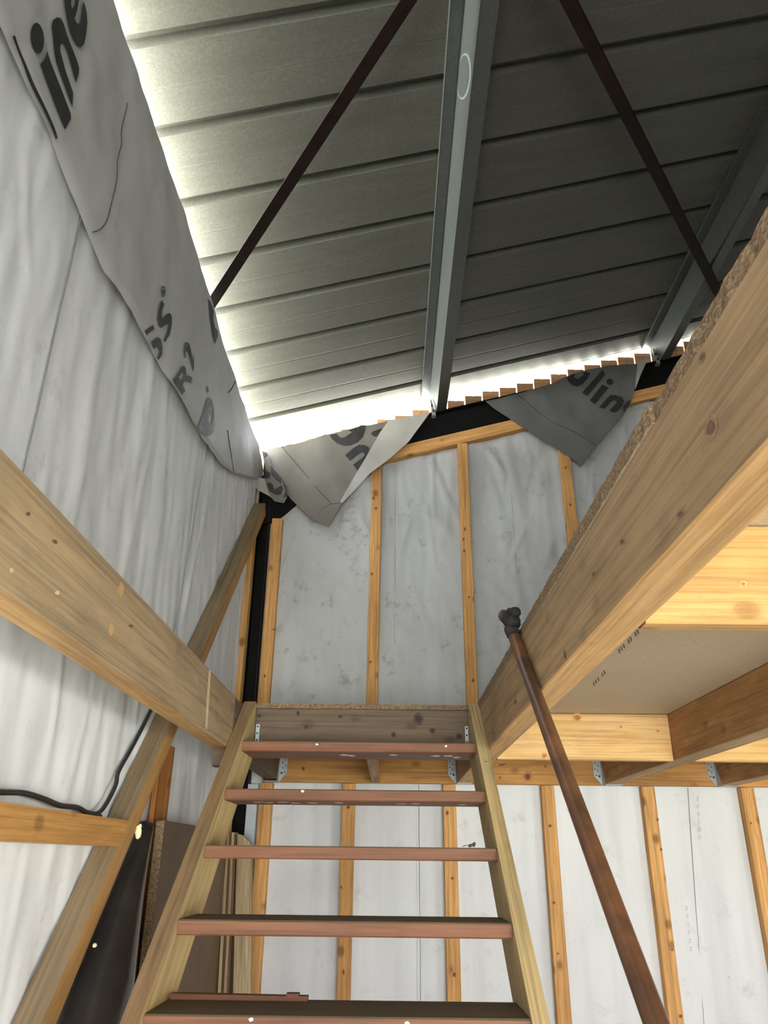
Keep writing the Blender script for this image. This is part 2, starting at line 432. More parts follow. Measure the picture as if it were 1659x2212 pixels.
def lap_shade(parent, pts, r=.0014):
    tube('lap_edge', pts, r, 'lap', parent, 6)
low0, low1 = (lambda x: ZF), (lambda x: ZB+.12)
for i, (a, c) in enumerate(((-.842, .182), (.165, 1.79), (1.77, 3.2), (3.18, XR))):
    mem_sheet('membrane_sheet', wb, a, c, low0, low1, YB-.003*(i % 2), 1, 'mem', .008, 3.1+i*5, .025, creases=6)
up0 = lambda x: ZB+.1
up1 = lambda x: 2.70+TAN*x
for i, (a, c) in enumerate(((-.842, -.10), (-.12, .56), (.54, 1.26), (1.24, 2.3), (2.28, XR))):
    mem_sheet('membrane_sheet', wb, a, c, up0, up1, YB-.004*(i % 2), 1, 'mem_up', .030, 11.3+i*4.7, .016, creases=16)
bw = .134
x = -1.05; k = 0
while x < 4.2:
    zt = min(3.035+.315*(x+bw/2), zroof(x)-.012)+random.uniform(-.006, .006)
    g = .004
    prof = [(x+g, 5.004), (x+bw*.5-g*.6, 5.004), (x+bw*.5-g*.6, 5.010), (x+bw*.5+g*.6, 5.010), (x+bw*.5+g*.6, 5.004), (x+bw-g, 5.004), (x+bw-g, 5.022), (x+g, 5.022)]
    prism('cladding_board', [(p[0], p[1], 2.2) for p in prof], (0, 0, zt-2.2), 'clad', wb, gdir=(0, 0, 1))
    x += bw
# left wall
wl = tag(box('wall_left', (XL-.06, XL-.012), (YF, YB+.03), (ZF, 2.60), 'wall_plain', axis=1), kind='structure')
lz0, lz1 = (lambda y: ZF), (lambda y: 2.62)
for i, (a, c) in enumerate(((YF, .22), (.2, 1.762), (1.745, 3.40), (3.36, 4.89))):
    mem_sheet('membrane_sheet', wl, a, c, lz0, lz1, XL-.006+.004*(i % 2), 0, 'mem_left', .014, 31.7+i*6.3, .02, creases=10)
def wav(f, z0, z1, n=24, a=.004):
    return [f(z0+(z1-z0)*i/n, a*fbm(i*.31, 2.2, 7.7, 2)) for i in range(n+1)]
lap_shade(wl, wav(lambda z, e: Vector((XL+.006, 1.76+e, z)), .3, 2.55), .0018)
lap_shade(wl, wav(lambda z, e: Vector((XL+.010, 3.13+.17*z+e, z)), -.2, 2.3), .0012)
lap_shade(wl, wav(lambda z, e: Vector((XL+.006, 4.62+e, z)), -1., 2.3, a=.002), .0008)
lap_shade(wb, wav(lambda z, e: Vector((.183+e*.4, YB-.008, z)), ZF, ZB), .0016)
lap_shade(wb, wav(lambda z, e: Vector((1.785+.08*z+e*.4, YB-.008, z)), ZF, ZB), .0016)
lap_shade(wb, wav(lambda z, e: Vector((.03+e*.4, YB-.012, z)), ZT, 2.4), .0010)
lap_shade(wb, wav(lambda z, e: Vector((.86+e*.4, YB-.012, z)), 1.4, 2.4), .0008)
wr = thing('wall_right', (XR, 0, ZF), kind='structure')
WY0, WY1, WZ0, WZ1 = -.2, 1.1, -.75, .05            # unseen window opening, added to bring more light in from the right
box('wall_panel', (XR, XR+.05), (YF, WY0), (ZF, 4.4), 'mem', wr, axis=2)
box('wall_panel', (XR, XR+.05), (WY1, YB+.03), (ZF, 4.4), 'mem', wr, axis=2)
box('wall_panel', (XR, XR+.05), (WY0, WY1), (ZF, WZ0), 'mem', wr, axis=1)
box('wall_panel', (XR, XR+.05), (WY0, WY1), (WZ1, 4.4), 'mem', wr, axis=1)
# front wall with the wide open doorway that lights the lower storey
wf = thing('wall_front', (0, YF, ZF), kind='structure')
DX0, DX1, DZ = -.85, 2.6, .72
box('wall_panel', (XL-.06, DX0), (YF-.05, YF), (ZF, 2.62), 'mem', wf, axis=2)
box('wall_panel', (DX1, XR+.05), (YF-.05, YF), (ZF, 2.62), 'mem', wf, axis=2)
box('wall_panel', (DX0, DX1), (YF-.05, YF), (DZ, 2.62), 'mem', wf, axis=0)
prism('wall_panel', [(XL-.06, YF, 2.62), (XR+.05, YF, 2.62), (XR+.05, YF, zroof(XR)-.01), (XL-.06, YF, zroof(XL)-.01)], (0, -.05, 0), 'mem', wf)
# roof: profiled sheets, ribs up the slope every 0.4 m, laps every third rib
ce = thing('ceiling', (1.5, .75, 3.0), kind='structure')
def roof_profile(y0, y1):
    P = []
    def add(y, h): P.append((y, h))
    add(y0, .048)
    add(y0+.020, .048); add(y0+.030, 0)
    c = y0
    while c < y1-.01:
        n = c+.4
        add(c+.2, 0); add(c+.204, .001); add(c+.212, .001); add(c+.216, 0)
        add(n-.030, 0); add(n-.020, .048)
        if n < y1-.01: add(n+.020, .048); add(n+.030, 0)
        c = n
    add(y1+.020, .048)
    if y1 < 4.8: add(y1+.033, .003)
    return P
nrm = Vector((-SN, 0, CS))
def roof_sheet(y0, y1, lift, cut=False):
    P = roof_profile(y0, y1)
    if cut: P = [p for p in P if p[0] < 5.06]+[(5.07, 0)]          # trimmed just past the gable
    V, F = [], []
    xs = [XL-.09, XL, 0, 1, 2, 3, XR+.1]
    for t in (0, .0015):
        for x in xs:
            base = Vector((x, 0, zroof(x)))
            for (y, h) in P: V.append(base+Vector((0, y, 0))+nrm*(h+t+lift))
    n, m = len(P), len(xs)
    for s in (0, 1):
        for i in range(m-1):
            for j in range(n-1):
                q = (s*n*m+i*n+j, s*n*m+i*n+j+1, s*n*m+(i+1)*n+j+1, s*n*m+(i+1)*n+j)
                F.append(q if s == 0 else tuple(reversed(q)))
    return finish('roof_sheet', V, F, 'sheet', None, ce)
ys = [-3.65, -2.45, -1.25, -.05, 1.15, 2.35, 3.55]
for i, y in enumerate(ys): roof_sheet(y, y+1.2, .002*(i % 2))
roof_sheet(4.75, 5.15, .002*(len(ys) % 2), True)

# ------------------------------------------------------------------ steel frame and purlins
def rafter():
    t = thing('steel_rafter', (0, 4.95, 2.7), 'black steel rafter sloping along the top of the back wall', 'rafter')
    x0, x1 = XL+.03, XR
    bz, tz = 2.726, 2.946
    def bar(name, y0, y1, a, c, xa=x0, xb=x1):
        return prism(name, [(xa, y0, a+TAN*xa), (xb, y0, a+TAN*xb), (xb, y0, c+TAN*xb), (xa, y0, c+TAN*xa)], (0, y1-y0, 0), 'black_steel', t)
    bar('web', 4.945, 4.955, bz, tz); bar('flange', 4.905, 4.970, tz-.012, tz); bar('flange', 4.905, 4.970, bz, bz+.012)
    # haunch towards the corner column
    prism('haunch', [(XL+.05, 4.92, 2.11), (-.79, 4.92, 2.17), (-.28, 4.92, 2.66), (XL+.05, 4.92, 2.48)], (0, .05, 0), 'black_steel', t)
    for Xb, Zb in ((.334, 3.035), (2.058, 3.508)):
        cl = prism('cleat', [(Xb-.034, 4.90, Zb-.035), (Xb-.004, 4.90, Zb-.035), (Xb-.036, 4.90, Zb+.10), (Xb-.046, 4.90, Zb+.10)], (0, .05, 0), 'galv_plate', t)
        for dz in (.0, .045):
            tube('bolt', [(Xb-.022-dz*.25, 4.90, Zb+dz), (Xb-.022-dz*.25, 4.888, Zb+dz)], .008, 'hole', cl, 8)
    return t
rafter()
def purlin(Xt, label, hole=None):
    Zt = zroof(Xt)
    t = thing('roof_purlin', (Xt, 0, Zt-.2), label, 'purlin', 'galvanised purlins under the roof sheets')
    dn = Vector((SN, 0, -CS)); rt = Vector((CS, 0, SN)); o = Vector((Xt, 0, Zt)); th = .0025
    def strip(name, a, c, d, e):      # quad cross-section extruded along y
        return prism(name, [a, c, d, e], (0, 4.96-YF, 0), 'galv', t, gdir=(0, 1, 0))
    y = Vector((0, YF, 0))
    h = .183
    strip('top_flange', o+y, o+y-rt*.066, o+y-rt*.066+dn*th, o+y+dn*th)
    strip('top_lip', o+y-rt*.066, o+y-rt*.066+dn*.016, o+y-rt*(.066-th)+dn*.016, o+y-rt*(.066-th))
    strip('web', o+y, o+y+rt*th, o+y+rt*th+dn*h, o+y+dn*h)
    p = o+dn*h
    strip('bottom_flange', p+y, p+y+rt*.078, p+y+rt*.078-dn*th, p+y-dn*th)
    strip('bottom_lip', p+y+rt*.078, p+y+rt*.078-dn*.018, p+y+rt*(.078-th)-dn*.018, p+y+rt*(.078-th))
    if hole:                                            # punched service hole in the web, with a stained rim
        def wp(off):
            def f(a, b):
                d = ray(a, b); return d*(o.dot(rt)/d.dot(rt))-rt*off
            return f
        sheet_poly('stained_rim', [ellipse(hole[0]+1, hole[1], 15.5, 51, .08)], wp(.0006), 'galv_plate', t, 99, False)
        sheet_poly('service_hole', [ellipse(hole[0], hole[1], 13, 46, .08)], wp(.0012), 'galv', t, 99, False)
    return t
purlin(.286, 'galvanised purlin running away under the roof, above the middle of the stair', (1001, 165))
purlin(2.01, 'galvanised purlin under the roof on the right, passing behind the loft beam')
# roof bracing: red-oxide angles just under the purlins
def angle(name, a, c, label, w=.060):
    a, c = Vector(a), Vector(c); L = (c-a).normalized(); up = Vector((-SN, 0, CS)); s = L.cross(up).normalized(); th = .006
    t = thing(name, a, label, 'brace', 'diagonal roof bracing angles')
    def bar(nm, p):
        return prism(nm, [a+q for q in p], c-a, 'brown_steel', t, gdir=tuple(L))
    bar('flat_leg', [-s*w/2, s*w/2, s*w/2+up*th, -s*w/2+up*th])
    bar('upright_leg', [s*w/2, s*w/2+up*w, s*(w/2-th)+up*w, s*(w/2-th)])
    return t
def roofpt(px, py, off):
    d = ray(px, py); k = (3.21+off-.286*TAN)/(d.z-TAN*d.x); return d*k
p, q = roofpt(884, 0, -.225), roofpt(458, 655, -.225); L = (q-p).normalized()
angle('roof_brace', p-L*.75, q+L*.05, 'rust-brown steel angle brace ending at the bright left eave')
p, q = roofpt(1228, 0, -.225), roofpt(1540, 610, -.225); L = (q-p).normalized()
angle('roof_brace', p-L*.75, q+L*.75, 'dark steel angle brace crossing under the right-hand purlin')
# corner column
t = thing('steel_column', (-.89, 4.93, ZF), 'black steel column in the corner of the two walls', 'column')
box('web', (-.925, -.845), (4.955, 4.966), (ZF, 2.45), 'black_steel', t, axis=2)
box('flange', (-.932, -.922), (4.90, 4.966), (ZF, 2.45), 'black_steel', t, axis=2)
box('flange', (-.856, -.846), (4.905, 4.966), (ZF, 2.45), 'brown_steel', t, axis=2)

# ------------------------------------------------------------------ wall timbers
def stud(name, xa, xb, z0, z1, w, label, group, top=0.):
    xa2 = xa
    return tag(timber(name, (xb, YS+.034, z0), (xa2, YS+.034, z1), w, .068, (1, 0, 0), ('stud', 'stud', 'stud', 'stud', 'stud')), label, 'batten', group)
zr = lambda x: 2.625+TAN*x
g = 'battens on the upper back wall'
stud('wall_batten', -.791, -.796, ZT+.024, 2.155, .073, 'upper wall batten beside the black corner column, its cut top end free', g)
stud('wall_batten', -.101, -.112, ZT+.024, zr(-.1)-.002, .074, 'upper wall batten second from the corner column, its head behind the printed flap', g)
stud('wall_batten', .518, .524, ZT+.024, zr(.518)-.002, .072, 'upper wall batten above the right stair stringer, meeting the sloping rail', g)
stud('wall_batten', 1.257, 1.262, ZT+.024, zr(1.257)-.002, .073, 'upper wall batten half hidden by the right loft beam', g)
g = 'battens on the lower back wall'
for xx, lb in ((-.739, 'lower wall batten in the corner beside the stack of thin panels'),
               (-.241, 'lower wall batten seen between the treads, left of the middle'),
               (.364, 'lower wall batten seen between the treads near the right stringer'),
               (.955, 'lower wall batten just right of the stair, left of the leaning pipe'),
               (1.557, 'lower wall batten crossed by the foot of the leaning pipe'),
               (2.152, 'lower wall batten at the right edge of the picture')):
    stud('wall_batten', xx, xx, ZF, ZB-.002, .077, lb, g)
# sloping rail under the rafter
xa, xb = -.60, 4.2
tag(timber('sloping_rail', (xa, YS+.034, 2.675+TAN*xa), (xb, YS+.034, 2.675+TAN*xb), .068, .092, (0, 1, 0), 'stud'),
    'orange timber rail sloping under the black rafter', 'rail')
# batten on the left wall by the corner
tag(timber('corner_batten', (-.935, 4.80, ZF), (-.935, 4.80, 2.0), .04, .085, (1, 0, 0), 'stud'), 'orange batten on the left wall, half hidden behind the diagonal brace', 'batten')
# diagonal brace on the left wall
A = Vector((0, 1.40, -1.37)); Bv = Vector((0, 4.795, 2.165))
# front/top edge line through (3.549,.91),(2.784,.114),(4.83,2.22)
d = Vector((0, 1, 1.035)).normalized(); pn = Vector((0, 1.035, -1)).normalized()
p0 = Vector((0, 3.549, .91)); wd = .088
xm = -.911
a = p0+d*(-3.48)+pn*wd/2; c = p0+d*(1.85)+pn*wd/2
a.x = c.x = xm
br = timber('diagonal_brace', a, c, .078, wd, (1, 0, 0), ('brace', 'dusty', 'dusty', 'dusty', 'stud'))
tag(br, 'long dusty timber brace running diagonally up the left wall', 'brace')
# noggin butting against the brace
yl = 2.784-.005
tag(prism('wall_rail', [(-.871, 0.3, .108), (-.871, yl+.002, .108), (-.871, yl-.078, .028), (-.871, .3, .028)], (-.075, 0, 0), ('rim', 'rim', 'beam_under'), gdir=(0, 1, 0)),
    'short horizontal timber on the left wall, meeting the diagonal brace under the cable', 'rail')

# ------------------------------------------------------------------ loft floor timbers
def beamy(name, x0, x1, y0, y1, mats, label, cat='beam', z0=ZB, z1=ZT, group=None):
    return tag(timber(name, ((x0+x1)/2, y0, (z0+z1)/2), ((x0+x1)/2, y1, (z0+z1)/2), x1-x0, z1-z0, (1, 0, 0), mats, c=.004), label, cat, group)
# timber: L=+y, side=+x, third = y x x = -z  -> +third is the underside
beamy('loft_beam', XBL-.078, XBL, YF, 3.335, ('beam_face', 'beam_face', 'beam_under', 'dusty', 'beam_face'), 'heavy timber beam on the left side of the stair opening', z1=ZTL)
beamy('loft_beam', XBR, XBR+.08, YF, YR, ('beam_grey', 'beam_grey', 'beam_under', 'dusty', 'beam_face'), 'heavy weathered timber beam on the right, the pipe leaning on it')
beamy('loft_joist', XBL-.078, XBL, 3.34, YR, ('old', 'old', 'old', 'dusty', 'old'), 'dark joist between the left stair stringer and the rim timber', 'joist', ZB+.010, ZTL)
tag(box('packing_block', (XBL-.076, XBL-.002), (3.345, 3.41), (.345, ZB+.008), 'old', axis=0), 'dark wooden packing block under the end of the left beam', 'block')
tag(box('stair_trimmer', (XBL+.002, XBR-.002), (YT, YT+.05), (ZB+.002, ZTL), ('old', 'old', 'old', 'old', 'old'), axis=0), 'dark knotty trimmer board at the head of the stair', 'trimmer')
beamy('loft_joist', -.105, -.055, YT+.052, YR, ('joist', 'joist', 'joist_under', 'dusty', 'joist'), 'short joist behind the top tread, in the middle of the landing', 'joist', z1=ZTL)
beamy('loft_joist', 1.275, 1.37, YF, YR, ('joist', 'joist', 'joist_under', 'dusty', 'joist'), 'brown joist with swirling grain, right of the pale blocking board', 'joist')
beamy('loft_joist', 1.955, 2.05, YF, YR, ('joist', 'joist', 'joist_under', 'dusty', 'joist'), 'brown joist at the right edge, over the last wall battens', 'joist')
def block(x0, x1, y0, label, m='clean'):
    return tag(box('blocking_board', (x0, x1), (y0, y0+.046), (ZB, ZT-.001), (m, m, 'joist_under', m, m), axis=0), label, 'blocking', 'pale blocking boards between the joists')
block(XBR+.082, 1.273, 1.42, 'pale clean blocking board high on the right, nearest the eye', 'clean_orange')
block(XBR+.082, 1.273, YT-.02, 'pale clean blocking board behind the leaning pipe')
block(1.372, 1.953, YT-.02, 'pale clean blocking board cut off by the right edge')
tag(box('rim_timber', (-.76, XR-.01), (YR, YS-.001), (ZB, ZT), ('rim', 'rim', 'rim', 'rim', 'rim'), axis=0), 'long orange rim timber across the back wall carrying the joists', 'rim')
# chipboard loft floor
t = thing('loft_deck', (2, 1, ZT), 'grey-brown chipboard floor of the loft', 'decking')
def deck(x0, x1, y0, y1, z0=ZT, th=.033, rag=False):
    pts = [(x1, y1, z0+.001), (x0, y1, z0+.001)]
    if rag:                                              # crumbled edge above the stair
        n = int((y1-y0)/.022)
        for i in range(1, n):
            pts.append((x0+.0035*fbm(i*.9, x0*7, y0, 2)-.002, y1+(y0-y1)*i/n, z0+.001))
    pts += [(x0, y0, z0+.001), (x1, y0, z0+.001)]
    return prism('chipboard_panel', pts, (0, 0, th), ('chip', 'chip', 'chip_edge'), t)
for (x0, x1) in ((XBR-.001, 1.62), (1.623, 2.84), (2.843, XR-.005)):
    for (y0, y1) in ((YF+.01, -1.0), (-.997, 1.03), (1.033, 3.64), (3.643, YS-.002)):
        e0 = .007 if (x0 < 1 and y1 == 1.03) else 0
        deck(x0+e0, x1, y0, y1, rag=(x0 < 1 and y0 > -1.1))
deck(XBL-.078, XBR-.006, YT-.004, YS-.002, ZTL, .021)
# stamped marks on the chipboard underside
mk = []
for (c, ang, n) in (((1130+225, 1395), 0, 7), ((1298, 1465), 0, 5)):
    pass
def stamp(px, py, dx, dy, n, h, parent):
    for i in range(n):
        cx, cy = px+dx*i, py+dy*i
        if i in (3, 6): continue
        loops = [[(cx-2.0, cy-h), (cx-.3, cy-h-1.5), (cx+2.2, cy+h-1), (cx+.3, cy+h+.6)]]
        sheet_poly('stamp_mark', loops, lambda a, b: at(a, b, 2, ZT-.0005), 'thread', parent, 50, False)
stamp(1338, 1407, 5, -5.2, 9, 4.2, t); stamp(1283, 1478, 4.6, -5, 7, 3.4, t)

# joist hangers
def hanger(label, flange, holes, y, extra=None):
    pts = [(p[0], y, p[1]) for p in flange]
    lo = min(flange, key=lambda p: p[1])
    t = thing('joist_hanger', (lo[0], y, lo[1]), label, 'hanger', 'galvanised joist hangers')
    fl = prism('hanger_flange', pts, (0, -.003, 0), 'galv_plate', t)
    for (hx, hz, r) in holes:
        tube('nail_hole', [(hx, y-.0031, hz), (hx, y-.0045, hz)], r, 'hole', fl, 8)
    if extra: extra(t)
    return t
def saddle(x0, x1, y):
    def f(t):
        box('hanger_saddle', (x0-.002, x1+.002), (y-.08, y-.002), (ZB-.004, ZB-.001), 'galv_plate', t, .0005)
        for xx in (x0-.003, x1+.001): 
            prism('hanger_side', [(xx, y-.08, ZB-.004), (xx, y-.002, ZB-.004), (xx, y-.002, ZB+.12), (xx, y-.02, ZB+.12)], (.002, 0, 0), 'galv_plate', t)
    return f
def fl_right(x): # flange to the right of a joist face
    return [(x, ZB-.002), (x+.045, ZB+.05), (x+.047, ZB+.14), (x, ZB+.14)]
def fl_left(x):
    return [(x, ZB-.002), (x, ZB+.14), (x-.047, ZB+.14), (x-.045, ZB+.05)]
def hl(x, s): return [(x+s*.014, ZB+.05, .006), (x+s*.032, ZB+.055, .004), (x+s*.02, ZB+.08, .0035), (x+s*.036, ZB+.09, .0035), (x+s*.018, ZB+.11, .0035), (x+s*.034, ZB+.125, .0035)]
yy = YR-.001
hanger('galvanised hanger with holes on the dark joist beside the left stringer', fl_right(XBL+.003), hl(XBL+.003, 1), yy, saddle(XBL-.078, XBL, YR))
hanger('galvanised hanger with holes behind the right end of the top tread', fl_left(XBR-.003), hl(XBR-.003, -1), yy, saddle(XBR, XBR+.08, YR))
hanger('galvanised hanger on the joist with swirling grain, right of the pipe', fl_left(1.272), hl(1.272, -1), yy, saddle(1.275, 1.37, YR))
hanger('galvanised hanger on the rightmost joist', fl_left(1.952), hl(1.952, -1), yy, saddle(1.955, 2.05, YR))
def hanger2(label, x0, x1):
    t = thing('joist_hanger', (x0, YT, ZB+.02), label, 'hanger', 'galvanised joist hangers')
    f = box('hanger_flange', (x0, x1), (YT-.003, YT-.0005), (ZB+.03, ZB+.145), 'galv_plate', t, .0005)
    for k in range(4): tube('nail_hole', [((x0+x1)/2, YT-.0032, ZB+.045+.03*k), ((x0+x1)/2, YT-.0045, ZB+.045+.03*k)], .004, 'hole', f, 8)
hanger2('narrow zinc hanger strip at the left end of the dark trimmer', -.612, -.594)
hanger2('narrow zinc hanger strip at the right end of the dark trimmer', .346, .362)

# ------------------------------------------------------------------ open-tread stair
st = thing('open_stair', (-.125, 1.0, ZF), 'steep open stair with reddish wooden treads and pale stringers', 'stair')
slope = .790
def zfr(y): return .643+(y-3.533)*slope
def stringer(x0, x1, mats, fm):
    yb = 3.533-(.643-ZF)/slope
    pts = [(yb, ZF), (3.533, .645), (3.566, .645), (3.566, .40), (yb+.32, ZF)]
    o = prism('stringer', [(x0, y, z) for y, z in pts], (x1-x0, 0, 0), mats, st, gdir=(0, 1, slope), fm=fm)
    return o
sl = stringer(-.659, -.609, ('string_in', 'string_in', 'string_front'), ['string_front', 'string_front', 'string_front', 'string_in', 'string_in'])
srr = stringer(.359, .403, ('string_tan', 'string_tan', 'string_tan'), ['string_tan', 'string_tan', 'string_tan', 'string_tan', 'string_tan'])
TR = [(3.300, .441), (3.029, .233), (2.774, .036), (2.515, -.166), (2.270, -.361)]
for k in range(5): TR.append((2.270-.25*(k+1), -.361-.2*(k+1)))
treads = []
for i, (y, z) in enumerate(TR):
    y0, y1 = y, y+.25
    # L=+x, side=+y, third=+z ; -side is the nosing
    o = timber('tread', (-.608, (y0+y1)/2, z-.0205), (.358, (y0+y1)/2, z-.0205), y1-y0, .041, (0, 1, 0), ('tread', 'tread', 'tread_top', 'tread', 'tread'), st, c=.004)
    treads.append(o)
def blob(cx, cy, rx, ry, n=11, seed=0):
    random.seed(seed); return [(cx+rx*math.cos(2*PI*i/n)*random.uniform(.6, 1.15), cy+ry*math.sin(2*PI*i/n)*random.uniform(.6, 1.15)) for i in range(n)]
# paint drips under the two upper treads
for k, (ti, spots) in enumerate(((0, ((-.19, .10), (-.16, .12), (.02, .08), (.2, .10), (.29, .14), (.25, .09))), (1, ((-.50, .09), (-.46, .11), (-.40, .08), (-.36, .12), (-.29, .10), (-.19, .08), (.05, .10), (.10, .09), (.28, .12))))):
    y, z = TR[ti]
    for j, (sx_, sy_) in enumerate(spots):
        sheet_poly('paint_drip', [blob(sx_, y+sy_, .022, .030, seed=j+k*20)], lambda a, b, z=z: Vector((a, b, z-.0418)), 'paint', treads[ti], 1, False)
for j, (ti, sx_, dz) in enumerate(((0, -.30, .012), (0, .235, .014), (1, -.32, .008), (4, -.34, .008), (4, .05, .012))):
    y, z = TR[ti]
    sheet_poly('paint_drip', [blob(sx_, z-dz, .007, .005, seed=j+70)], lambda a, b, y=y: Vector((a, y-.0008, b)), 'paint', treads[ti], 1, False)
random.seed(11)
# bolt on the right stringer
tube('bolt', [(.385, 3.16, zfr(3.16)+.001), (.385, 3.157, zfr(3.16)+.005)], .006, 'galv_plate', srr, 8)

# ------------------------------------------------------------------ leaning pipe
pb = at(1418, 2212, 0, .382); pt = at(1106, 1362, 0, .382); L = (pt-pb).normalized()
bot = pb+L*((ZF-pb.z)/L.z)
t = thing('leaning_pipe', (bot.x, bot.y, ZF), 'rusty brown pipe leaning on the right beam, its tip black', 'pipe')
n = 14
tube('shaft', [bot+(pt-bot)*i/n for i in range(n+1)], .0185, 'pipe', t, 20)
def lump(name, c, ax, r, ln, mat, parent, seed, amp=.25):
    ax = Vector(ax).normalized(); s = ax.cross(Vector((0, 1, .3))).normalized(); u = ax.cross(s)
    V, F = [], []; m, q = 16, 18
    for i in range(m+1):
        ti = i/m; rr = r*(math.sin(PI*min(max(ti, .02), .98))**.45)
        for k in range(q):
            a = 2*PI*k/q; p = Vector(c)+ax*((ti-.5)*ln)+(s*math.cos(a)+u*math.sin(a))*rr
            nn = 1+amp*fbm(p.x*45+seed, p.y*45, p.z*45, 3)
            V.append(Vector(c)+ax*((ti-.5)*ln)+(s*math.cos(a)+u*math.sin(a))*rr*nn)
    for i in range(m):
        for k in range(q):
            k2 = (k+1) % q; F.append((i*q+k, i*q+k2, (i+1)*q+k2, (i+1)*q+k))
    F.append(tuple(range(q-1, -1, -1))); F.append(tuple(range(m*q, (m+1)*q)))
    return finish(name, V, F, mat, None, parent, smooth=True)
X0 = .374
tip = at(1104, 1338, 0, X0)
lump('charred_tip', tip, (0, L.y, L.z+.25), .027, .070, 'soot', t, 3, .5)
lump('charred_collar', at(1106, 1362, 0, X0), L, .024, .026, 'soot', t, 5, .4)
lump('split_prong', at(1089, 1332, 0, X0-.004), (at(1080, 1308, 0, X0)-at(1097, 1358, 0, X0)), .017, .075, 'soot_brown', t, 9, .25)
lump('charred_knob', at(1112, 1322, 0, X0), (0, .2, 1), .017, .03, 'soot', t, 12, .5)

# ------------------------------------------------------------------ loose membrane flaps with print
def zA(x, y): return (x/6.705, y/6.705)
def zBm(x, y): return (280+x/5.53, 600+y/5.53)
def zC(x, y): return (690+x/6.636, 880+y/6.636)
def zD(x, y): return (540+x/7.54, 930+y/7.54)
def zE(x, y): return (1030+x/4.1475, 770+y/4.1475)
# -- left wall flap
XFL = -.915
pairs = [((-30, -760), (-420, -330)), ((120, -350), (-200, -170)), ((230, -40), (-40, -30)), ((262, 60), (5, 60)), ((300, 170), (62, 180)), ((345, 300), (120, 300)), ((385, 425), (172, 440)),
         ((425, 550), (228, 588)), ((455, 645), (262, 632)), ((470, 692), (330, 748)), ((500, 795), (400, 872)), ((524, 868), (440, 946)), ((545, 918), (480, 1001)),
         ((561, 962), (510, 1023)), ((568, 1004), (545, 1033)), ((574, 1033), (573, 1036))]
def left_disp(P):
    d = .010*fbm(P.y*2.2+4, P.z*2.2, 1.2, 3)+.004*fbm(P.y*8, P.z*8, 3.2, 2)
    # sagging fold towards the corner end
    d += .030*max(0., min(1., (P.y-4.0)/.7))*math.sin(P.z*9+P.y*3)*.6
    return d
def lmap(px, py, up=0.):
    P = at(px, py, 0, XFL); d = left_disp(P)
    Q = Vector(P); Q.x += d+up
    Q.y = min(Q.y, 4.93); return Q
V, F = [], []; nv = 30; rows = []
for i in range(len(pairs)-1):
    for k in range(9):
        u = k/9
        (a, b_), (c, d_) = pairs[i], pairs[i+1]
        rows.append(((a[0]+(c[0]-a[0])*u, a[1]+(c[1]-a[1])*u), (b_[0]+(d_[0]-b_[0])*u, b_[1]+(d_[1]-b_[1])*u)))
rows.append(pairs[-1])
for (tp, bt) in rows:
    A_, B_ = at(*tp, 0, XFL), at(*bt, 0, XFL)
    for j in range(nv+1):
        v = j/nv; P = A_+(B_-A_)*v
        P.x += left_disp(P); P.y = min(P.y, 4.93)
        if j == nv: P.x -= .010                       # hem turned in at the lower edge
        V.append(P)
for i in range(len(rows)-1):
    for j in range(nv):
        F.append((i*(nv+1)+j, i*(nv+1)+j+1, (i+1)*(nv+1)+j+1, (i+1)*(nv+1)+j))
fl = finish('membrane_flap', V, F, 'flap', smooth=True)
tag(fl, 'long grey printed membrane flap hanging along the top of the left wall', 'membrane flap')
def printing(name, loops, conv, mapf, parent, mat='print', cuts=12):
    return sheet_poly(name, [[conv(*p) for p in lp] for lp in loops], lambda a, b: mapf(a, b, .005), mat, parent, cuts, False)
P_ = lambda n, lp, conv=zA: printing(n, lp, conv, lmap, fl)
P_('printed_letter', [ellipse(490, 555, 100, 228, -.10)])
P_('printed_letter', [[(655, 730), (690, 830), (1000, 1640), (1005, 1720), (925, 1880), (540, 930), (600, 870), (640, 790)]])
P_('printed_letter', [[(720, 380), (735, 290), (780, 250), (830, 265), (870, 340), (920, 500), (1000, 680), (1080, 860), (1120, 980), (1120, 1060), (1085, 1200), (1030, 1040), (960, 820), (890, 650), (860, 610), (835, 650), (835, 730), (880, 880), (930, 1040), (1045, 1340), (1020, 1550), (940, 1330), (860, 1090), (790, 900), (765, 780), (745, 600)]])
P_('printed_letter', [[(860, -150), (870, -30), (890, 150), (920, 300), (960, 440), (1030, 580), (1100, 670), (1150, 690), (1195, 640), (1220, 520), (1245, 340), (1235, 180), (1190, 15), (1155, 90), (1140, 200), (1130, 320), (1100, 345), (1070, 330), (1035, 270), (1065, 190), (1090, 90), (1110, -30), (1080, -180), (950, -230)],
                      [(1045, -30), (1040, 60), (1000, 130), (985, 60), (990, -30), (1010, -110)]])
P_('printed_bar', [[(118, 540), (130, 515), (165, 520), (240, 720), (440, 1180), (800, 1940), (820, 2000), (785, 2020), (610, 1660), (360, 1130), (165, 640)]])
PB = lambda n, lp: P_(n, lp, zBm)
PB('printed_letter', [ellipse(390, 163, 24, 66), ellipse(390, 163, 17, 50)])
PB('printed_letter', [[(384, 195), (378, 165), (390, 130), (402, 150), (396, 170), (406, 185), (398, 192)]])
PB('printed_letter', [[(378, 265), (405, 320), (380, 400), (375, 470), (400, 485), (430, 435), (465, 420), (490, 460), (493, 560), (475, 680), (430, 770), (410, 745), (445, 660), (460, 570), (450, 545), (415, 570), (375, 600), (340, 560), (325, 490), (335, 390), (355, 310)]])
PB('printed_letter', [[(158, 640), (265, 562), (288, 610), (205, 665), (192, 690)]])
